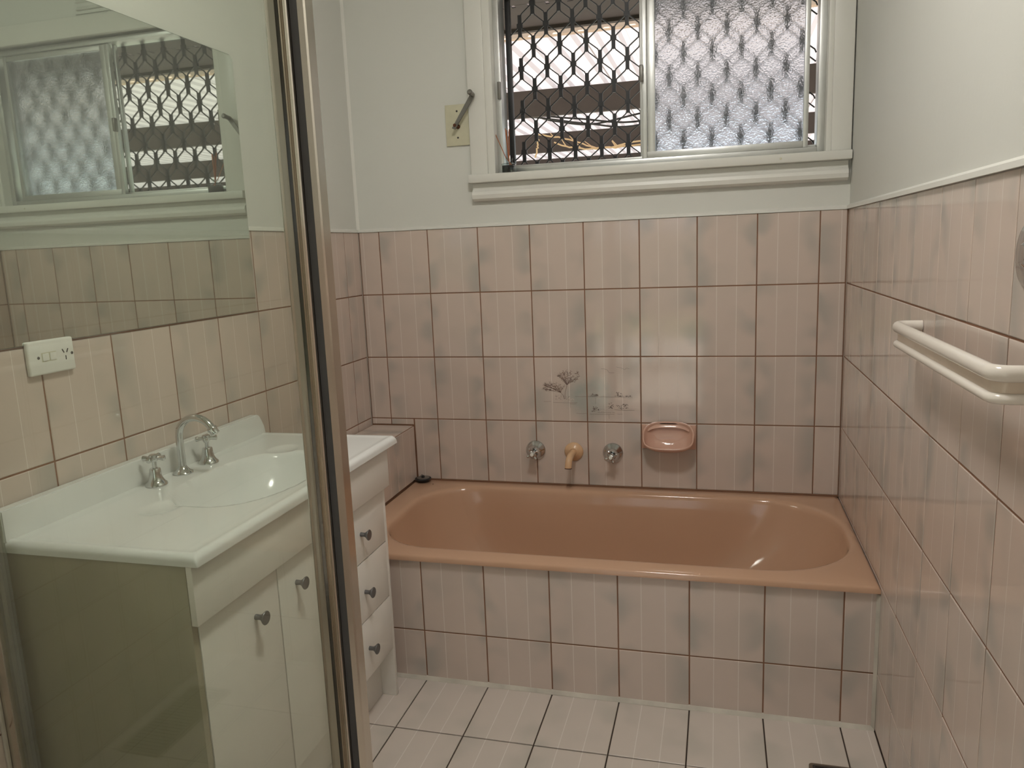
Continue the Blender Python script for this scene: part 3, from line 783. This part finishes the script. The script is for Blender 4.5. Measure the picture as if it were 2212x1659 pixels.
# ================================================================ vanity
VY0, VY1, VX, VZ = -1.698, -0.790, 0.460, 0.800
va = empty('vanity', (0.22, -1.24, 0), 'white bathroom vanity with moulded basin top, two doors and three drawers', 'vanity')
def vanity_top():
    bm = bmesh.new(); r = 0.011
    def axis(a, b, fine0, fine1, n):
        out = []
        fr = [0, 0.0008, 0.0022, 0.0045, 0.0075, 0.011]
        lo, hi = a, b
        if fine0: out += [a + q for q in fr]; lo = a + 0.011
        else: out.append(a)
        if fine1: hi = b - 0.011
        out += [lo + (hi - lo) * i / n for i in range(1, n)]
        if fine1: out += [b - q for q in reversed(fr)]
        else: out.append(b)
        return out
    xs = axis(0.001, VX, False, True, 64); ys = axis(VY0, VY1, True, True, 118)
    def drop(d): return 0 if d >= r else r - math.sqrt(max(0, r * r - (r - d) ** 2))
    def height(x, y):
        z = VZ - drop(VX - x) - drop(y - VY0) - drop(VY1 - y)
        dm = min(VX - x, y - VY0, VY1 - y)
        z += 0.0025 * math.exp(-((dm - 0.013) / 0.006) ** 2)
        e = 2.4
        u = (abs((x - 0.268) / 0.132) ** e + abs((y + 1.215) / 0.212) ** e) ** (1 / e)
        if u < 1.10:
            t = min(1, max(0, (1.10 - u) / 1.10))
            s = t * t * (3 - 2 * t)
            z -= 0.115 * (1 - (1 - min(1, t * 1.9)) ** 2) * min(1, t / 0.06 if t < .06 else 1)
        for (sx, sy) in ((0.196, -1.462), (0.196, -0.975)):
            q = ((x - sx) / 0.040) ** 2 + ((y - sy) / 0.052) ** 2
            if q < 1: z -= 0.006 * (1 - q) ** 0.7
        return z
    g = [[bm.verts.new((x, y, height(x, y))) for y in ys] for x in xs]
    for i in range(len(xs) - 1):
        for j in range(len(ys) - 1): bm.faces.new((g[i][j], g[i + 1][j], g[i + 1][j + 1], g[i][j + 1]))
    border = [g[i][0] for i in range(len(xs))] + [g[-1][j] for j in range(1, len(ys))] + [g[i][-1] for i in range(len(xs) - 2, -1, -1)] + [g[0][j] for j in range(len(ys) - 2, 0, -1)]
    low = [bm.verts.new((v.co.x, v.co.y, VZ - 0.021)) for v in border]
    n = len(border)
    for i in range(n): bm.faces.new((border[i], border[(i + 1) % n], low[(i + 1) % n], low[i]))
    return from_bm('basin_top', bm, M['white_top'], va, smooth=True, angle=60)
vanity_top()
sb = [(VY0, VZ - 0.004), (VY1, VZ - 0.004), (VY1, VZ + 0.006), (VY1 - 0.010, VZ + 0.022), (VY1 - 0.018, VZ + 0.048), (VY1 - 0.026, VZ + 0.060), (VY1 - 0.040, VZ + 0.063),
      (VY0, VZ + 0.063)]
prism('splashback', sb, 'x', 0.0008, 0.026, M['white_top'], va, smooth=False, bevel=0.003)
CX = 0.430                                 # carcass front
def vp(name, *b, mat='cab', parent=None, bevel=0.0012): return box(name, *b, M[mat], parent or va, bevel)
vp('end_panel', 0.002, CX, -1.694, -1.678, 0.0, 0.777, mat='cab_end')  # near end, its shade painted into the laminate colour
vp('end_panel', 0.002, CX, -0.852, -0.836, 0.0, 0.777)
vp('carcass_back', 0.002, 0.012, -1.678, -0.852, 0.0, 0.70)
vp('carcass_floor', 0.012, CX - 0.020, -1.678, -0.852, 0.140, 0.156)
vp('toe_kick', 0.372, 0.384, -1.678, -0.852, 0.0, 0.140)
vp('fascia', CX + 0.003, CX + 0.016, -1.697, -0.833, 0.662, 0.778)
FX0, FX1 = CX - 0.014, CX + 0.0015
def knob(parent, y, z):
    lathe('knob', [(0.0, 0.0), (0.0060, 0.0), (0.0056, 0.010), (0.0060, 0.013), (0.0090, 0.0175), (0.0140, 0.0225), (0.0150, 0.0245), (0.0140, 0.0260), (0.0, 0.0268)], (FX1, y, z), (1, 0, 0), M['knob'], parent, 24)
d1 = vp('door', FX0, FX1, -1.6765, -1.4145, 0.155, 0.6585); knob(d1, -1.503, 0.584)
d2 = vp('door', FX0, FX1, -1.4105, -1.096, 0.155, 0.6585); knob(d2, -1.339, 0.588)
for a, b_, kz in ((0.4985, 0.6585, 0.576), (0.3285, 0.4955, 0.409), (0.158, 0.3255, 0.241)):
    d = vp('drawer', FX0, FX1, -1.0925, -0.8535, a, b_); knob(d, -1.006, kz)
vp('divider', 0.02, CX - 0.018, -1.100, -1.086, 0.156, 0.66)

# basin taps and spout
def pillar_tap(x, y, label, rot):
    t = empty('basin_tap', (x, y, VZ), label, 'tap', 'chrome basin taps on the vanity')
    lathe('bell', [(0.0, 0.0), (0.0245, 0.0), (0.0255, 0.002), (0.0245, 0.006), (0.0195, 0.011), (0.0155, 0.019), (0.0135, 0.030), (0.0128, 0.040), (0.0115, 0.0425), (0.0, 0.043)], (x, y, VZ + 0.0002), (0, 0, 1), M['chrome'], t)
    lathe('spindle', [(0.0055, 0.0), (0.0055, 0.020), (0.0, 0.0205)], (x, y, VZ + 0.042), (0, 0, 1), M['chrome'], t, 14)
    h = lathe('handle', [(0.0, 0.0), (0.0075, 0.0), (0.0095, 0.004), (0.0095, 0.011), (0.0105, 0.012), (0.0105, 0.015), (0.0085, 0.0165), (0.0, 0.017)], (x, y, VZ + 0.060), (0, 0, 1), M['chrome'], t, 18)
    for k in range(4):
        a = rot + k * math.pi / 2; d = Vector((math.cos(a), math.sin(a), 0.0)); c = Vector((x, y, VZ + 0.0675))
        tube('handle_arm', [c + d * 0.006, c + d * 0.013, c + d * 0.021, c + d * 0.0255, c + d * 0.027], [0.0048, 0.0042, 0.0062, 0.0068, 0.0045], M['chrome'], h, 12)
pillar_tap(0.067, -1.322, 'chrome cross-handle basin tap nearest the power outlet', 0.25)
pillar_tap(0.070, -1.128, 'chrome cross-handle basin tap behind the curved spout', 0.55)
gs = empty('basin_spout', (0.064, -1.222, VZ), 'tall curved chrome gooseneck spout between the basin taps', 'spout')
lathe('spout_base', [(0.0, 0.0), (0.0245, 0.0), (0.0255, 0.002), (0.024, 0.005), (0.0165, 0.010), (0.0115, 0.016), (0.010, 0.019), (0.0, 0.0195)], (0.064, -1.222, VZ + 0.0002), (0, 0, 1), M['chrome'], gs)
sx, sy = 0.064, -1.222
pth = [(sx, sy, VZ + 0.016), (sx, sy, VZ + 0.055), (sx, sy, VZ + 0.090)]
R_ = 0.052
for k in range(1, 15):
    a = math.pi - k * (math.radians(152) / 14)
    pth.append((sx + R_ + R_ * math.cos(a), sy, VZ + 0.095 + 0.050 * math.sin(a)))
tube('gooseneck', pth, 0.0092, M['chrome'], gs, 18)
e1 = Vector(pth[-1]); ed = (Vector(pth[-1]) - Vector(pth[-2])).normalized()
lathe('aerator', [(0.0, -0.003), (0.0108, -0.003), (0.0125, 0.0), (0.0125, 0.004), (0.0112, 0.006), (0.0112, 0.016), (0.008, 0.017), (0.0, 0.017)], e1, ed, M['chrome'], gs, 20)

# ================================================================ shower screen
SY, SX = -1.730, 0.752
sc = empty('shower_screen', (0.40, SY, 0), 'clear glass shower end panel with aluminium corner post beside the vanity', 'shower screen')
box('wall_channel', 0.0008, 0.030, SY - 0.014, SY + 0.014, 0.0, 1.95, M['alu_shiny'], sc, 0.002)
box('wall_sealant', 0.0004, 0.008, SY - 0.021, SY - 0.014, 0.0, 1.95, M['silicone'], sc, 0.002)
box('vinyl_strip', 0.030, 0.060, SY - 0.004, SY + 0.004, 0.06, 1.95, M['seal_clear'], sc, 0.001)
box('glass_panel', 0.058, 0.7245, SY - 0.0025, SY + 0.0025, 0.06, 1.95, M['glass'], sc)
box('bottom_rail', 0.030, 0.7245, SY - 0.014, SY + 0.014, 0.0, 0.065, M['alu_shiny'], sc, 0.002)
box('top_rail', 0.030, 0.7245, SY - 0.014, SY + 0.014, 1.945, 1.975, M['alu_shiny'], sc, 0.002)
# corner post: rounded body, ridged edge
def post_outline():
    c = [(0.7245, SY + 0.012), (0.7245, SY - 0.010)]
    for k in range(7):
        a = math.pi + (math.pi / 2) * k / 6 * 1.0
        c.append((0.7345 + 0.010 * math.cos(a), SY - 0.010 + 0.009 * math.sin(a)))
    c += [(0.7445, SY - 0.0185), (0.7460, SY - 0.006), (0.7490, SY - 0.006), (0.7500, SY - 0.017), (0.7525, SY - 0.0185), (0.7537, SY - 0.015), (0.7555, SY - 0.0185), (0.7567, SY - 0.015), (0.7585, SY - 0.0185), (0.7630, SY - 0.0200), (0.7645, SY - 0.018), (0.7645, SY + 0.012)]
    return c
prism('corner_post', post_outline(), 'z', 0.0, 1.975, M['alu_shiny'], sc)
box('rubber_seal', 0.7647, 0.7790, SY - 0.012, SY + 0.010, 0.0, 1.975, M['seal_grey'], sc, 0.001)
prism('post_edge', [(0.7793, SY + 0.012), (0.7793, SY - 0.016), (0.7815, SY - 0.019), (0.7885, SY - 0.014), (0.7900, SY - 0.010), (0.7900, SY + 0.012)], 'z', 0.0, 1.975, M['alu_shiny'], sc)

sd = empty('shower_door', (SX, -2.15, 0), 'clear glass shower door reflecting the floor in front of the vanity', 'shower door')
box('glass_panel', SX - 0.0025, SX + 0.0025, -2.58, SY - 0.023, 0.05, 1.93, M['glass'], sd)
box('bottom_rail', SX - 0.008, SX + 0.008, -2.58, SY - 0.023, 0.022, 0.05, M['alu_shiny'], sd, 0.002)
box('door_post', SX - 0.012, SX + 0.012, -2.62, -2.58, 0.0, 1.975, M['alu_shiny'], sd, 0.003)

# ================================================================ right wall fittings
def towel_rail():
    root = empty('towel_rail', (W, -1.31, 1.10), 'white double-bead towel rail on the right tiled wall', 'towel rail')
    d = 0.052; y0, y1 = -1.030, -1.645
    def path(off):
        x = W - d; r = 0.022
        pts = [(W - 0.001, y0 + off * 0)]
        for k in range(7):
            a = math.pi / 2 + k / 6 * math.pi / 2
            pts.append((x + r + (r) * math.cos(a), y0 - r + r * math.sin(a)))
        for k in range(7):
            a = math.pi + k / 6 * math.pi / 2
            pts.append((x + r + r * math.cos(a), y1 + r + r * math.sin(a)))
        pts.append((W - 0.001, y1)); return pts
    p = path(0)
    def sweep(name, section, mat):
        bm = bmesh.new(); rings = []
        for i, q in enumerate(p):
            a = Vector((*p[max(i - 1, 0)], 0)); b = Vector((*p[min(i + 1, len(p) - 1)], 0)); t = (b - a).normalized()
            nrm = Vector((t.y, -t.x, 0))            # points away from the wall side
            if i == 0 or i == len(p) - 1: nrm = Vector((0, 1 if i == 0 else -1, 0))
            rings.append([bm.verts.new(Vector((q[0], q[1], 0)) + nrm * s + Vector((0, 0, h))) for s, h in section])
        n = len(section)
        for A, B in zip(rings, rings[1:]):
            for i in range(n): bm.faces.new((A[i], A[(i + 1) % n], B[(i + 1) % n], B[i]))
        bm.faces.new(rings[0]); bm.faces.new(rings[-1])
        return from_bm(name, bm, mat, root, smooth=True, angle=50)
    circ = lambda cz, r, sq=1.0: [(r * 0.8 * math.cos(2 * math.pi * k / 14), cz + r * sq * math.sin(2 * math.pi * k / 14)) for k in range(14)]
    sweep('upper_bead', circ(1.1310, 0.0130, 0.92), M['rail'])
    sweep('lower_bead', circ(1.0955, 0.0095, 0.8), M['rail'])
    sweep('recessed_web', [(-0.001, 1.092), (-0.001, 1.128), (-0.006, 1.128), (-0.006, 1.092)], M['rail_web'])
    for y in (y0, y1):
        m = box('mount', W - 0.010, W - 0.0005, y - 0.006, y + 0.006, 1.092, 1.136, M['rail'], root, 0.003)
        lathe('rusty_screw', [(0.0035, 0), (0.003, 0.002), (0, 0.0025)], (W - 0.0102, y, 1.118), (-1, 0, 0), M['rust'], m, 10)
towel_rail()
fl = empty('shower_valve', (W, -1.588, 1.289), 'round chrome flange above the towel rail at the picture edge', 'valve')
lathe('flange', [(0.0455, 0.0), (0.0455, 0.002), (0.0440, 0.004), (0.040, 0.005), (0.024, 0.006), (0.0, 0.006)], (W - 0.0004, -1.588, 1.289), (-1, 0, 0), M['chrome'], fl, 40)
lathe('boss', [(0.017, 0.0), (0.017, 0.003), (0.014, 0.006), (0.0, 0.007)], (W - 0.0064, -1.588, 1.289), (-1, 0, 0), M['chrome'], fl, 24)

# floor register by the right wall
rg = empty('floor_register', (1.667, -1.095, 0), 'dark flat rectangular floor grille beside the right wall, below the bath', 'floor grille')
def rounded_rect(x0, x1, y0, y1, r, n=5):
    out = []
    for cx_, cy_, a0 in ((x1 - r, y1 - r, 0), (x0 + r, y1 - r, 90), (x0 + r, y0 + r, 180), (x1 - r, y0 + r, 270)):
        for k in range(n + 1):
            a = math.radians(a0 + 90 * k / n); out.append((cx_ + r * math.cos(a), cy_ + r * math.sin(a)))
    return out
prism('rim', rounded_rect(1.598, 1.736, -1.258, -0.932, 0.010), 'z', 0.0003, 0.006, M['register_rim'], rg)
prism('dark_plate', rounded_rect(1.606, 1.728, -1.250, -0.940, 0.006), 'z', 0.006, 0.0075, M['register'], rg)
for k in range(22):
    y = -1.240 + k * 0.0138
    box('slat', 1.612, 1.722, y, y + 0.006, 0.0075, 0.0105, M['register'], rg)

# ================================================================ ceiling lamp
lp = empty('ceiling_light', (1.10, -1.60, CEIL), 'round ceiling light above the middle of the bathroom', 'ceiling light')
lathe('base_ring', [(0.0, 0.0), (0.17, 0.0), (0.17, 0.02), (0.155, 0.028), (0.0, 0.028)], (1.10, -1.60, CEIL), (0, 0, -1), M['outlet'], lp, 40)
lathe('diffuser', [(0.150, 0.0), (0.146, 0.018), (0.125, 0.040), (0.085, 0.056), (0.04, 0.064), (0.0, 0.066)], (1.10, -1.60, CEIL - 0.0285), (0, 0, -1), M['lamp'], lp, 40)

# ================================================================ outside the window
ev = empty('eave', (1.0, 0.15, 2.3), kind='structure', label='dark brown house eave outside the window')
box('soffit_board', -3.0, 9.0, 0.15, 0.430, 2.300, 2.304, M['beam'], ev)
box('soffit_board', -3.0, 9.0, 0.462, 0.76, 2.300, 2.304, M['beam'], ev)
x = -1.2
while x < 5.0:
    w_ = random.choice((0.028, 0.034, 0.05)); box('spacer', x, x + w_, 0.429, 0.463, 2.2995, 2.3045, M['beam'], ev)
    x += w_ + random.choice((0.016, 0.024, 0.026))
box('fascia_board', -3.0, 9.0, 0.76, 0.79, 2.285, 2.42, M['beam'], ev)

pg = empty('pergola', (0.5, 5.5, -0.3), 'dark timber pergola with white corrugated roof sheets outside the window', 'pergola')
box('edge_batten', -4.6, 11.0, 1.62, 1.67, 2.485, 2.60, M['batten'], pg)
for y in (3.6, 6.0, 8.5): box('beam', -4.6, 11.0, y, y + 0.05, 2.385 if y < 8 else 2.40, 2.592, M['beam'], pg)
for x in (-4.5, 10.8):
    for y in (1.66, 8.49): box('post', x - 0.05, x + 0.05, y, y + 0.1, -0.3, 2.39, M['beam'], pg)
def roof_sheet_mesh():
    bm = bmesh.new(); prof = []
    n = 6; pitch = 0.14
    for k in range(n):
        x = k * pitch
        prof += [(x, 0), (x + 0.075, 0), (x + 0.092, 0.030), (x + 0.122, 0.030)]
    prof.append((n * pitch + 0.012, 0))
    for dz in (0,):
        A = [bm.verts.new((x, 0, z)) for x, z in prof]; B = [bm.verts.new((x, 8.3, z)) for x, z in prof]
        for i in range(len(prof) - 1): bm.faces.new((A[i], A[i + 1], B[i + 1], B[i]))
    me = bpy.data.meshes.new('roof_sheet'); bm.to_mesh(me); bm.free(); me.materials.append(M['roof'])
    return me
rm = roof_sheet_mesh()
for k in range(19):
    o = bpy.data.objects.new('roof_sheet', rm); COL.objects.link(o); o.parent = pg
    o.location = (-4.5 + k * 0.84 - 0.5, 1.50 - 5.5, 2.602 + 0.3 + (0.002 if k % 2 else 0))

tw = [[(0.167, 2.5, 2.087), (0.39, 2.5, 2.035), (0.578, 2.5, 1.973), (0.885, 2.5, 1.969), (1.5, 2.55, 2.01)],
      [(0.294, 2.45, 2.018), (0.452, 2.45, 1.97), (0.608, 2.45, 1.959), (0.87, 2.45, 1.988), (1.4, 2.4, 2.06)],
      [(0.243, 2.2, 2.015), (0.235, 2.2, 1.96), (0.221, 2.2, 1.902)]]
labs = ['long pale dry twig crossing behind the lower grille', 'pale dry twig with short side shoots behind the lower grille', 'short upright dry twig behind the lower left grille']
for pts, lab in zip(tw, labs):
    t = empty('dry_twig', pts[0], lab, 'twig', 'dry twigs outside the window')
    sp_ = smooth_path(pts, 6)
    tube('stem', [p + Vector((random.uniform(-.006, .006), 0, random.uniform(-.006, .006))) for p in sp_], 0.0055, M['twig'], t, 6)
    if len(pts) > 3:
        for q in sp_[3:-2:4]:
            tube('side_shoot', [q, q + Vector((random.uniform(-0.05, -0.02), 0.01, random.uniform(0.02, 0.045)))], [0.0045, 0.0025], M['twig'], t, 6)
wr = [[(-1.6, 4.5, 2.60), (-0.524, 4.5, 2.573), (-0.104, 4.5, 2.477), (0.241, 4.5, 2.425), (0.706, 4.5, 2.489), (1.6, 4.5, 2.61)],
      [(-1.6, 4.45, 2.605), (-0.502, 4.45, 2.558), (0.113, 4.45, 2.476), (0.705, 4.45, 2.413), (1.6, 4.45, 2.60)],
      [(-1.6, 4.4, 2.60), (-0.458, 4.4, 2.534), (0.198, 4.4, 2.42), (0.705, 4.4, 2.373), (1.7, 4.4, 2.60)]]
for pts, lab in zip(wr, ('upper black wire sagging below the pergola roof', 'middle black wire sagging below the pergola roof', 'lowest black wire sagging below the pergola roof')):
    o = tube('hanging_wire', smooth_path(pts, 8), 0.009, M['wire'], None, 6); tag(o, lab, 'wire', 'wires under the pergola roof')

tag(box('lawn', -40, 40, -40, 40, -0.40, -0.301, M['lawn']), kind='structure', label='green lawn around the house')
tag(box('bounce_slab', -8, 14, 0.16, 14, -0.3005, -0.28, M['pave']), kind='structure', label='pale unseen slab added under the pergola against green lawn bounce')  # unseen, added to keep green lawn bounce off the soffit
tag(box('paving', -4, 5, -8.5, -5.36, -0.301, -0.05, M['pave']), kind='structure', label='pale paving outside the passage door')
tag(box('wall_garden', -14, 14, -16.2, -16.0, -0.30, 1.5, M['fence']), kind='structure')
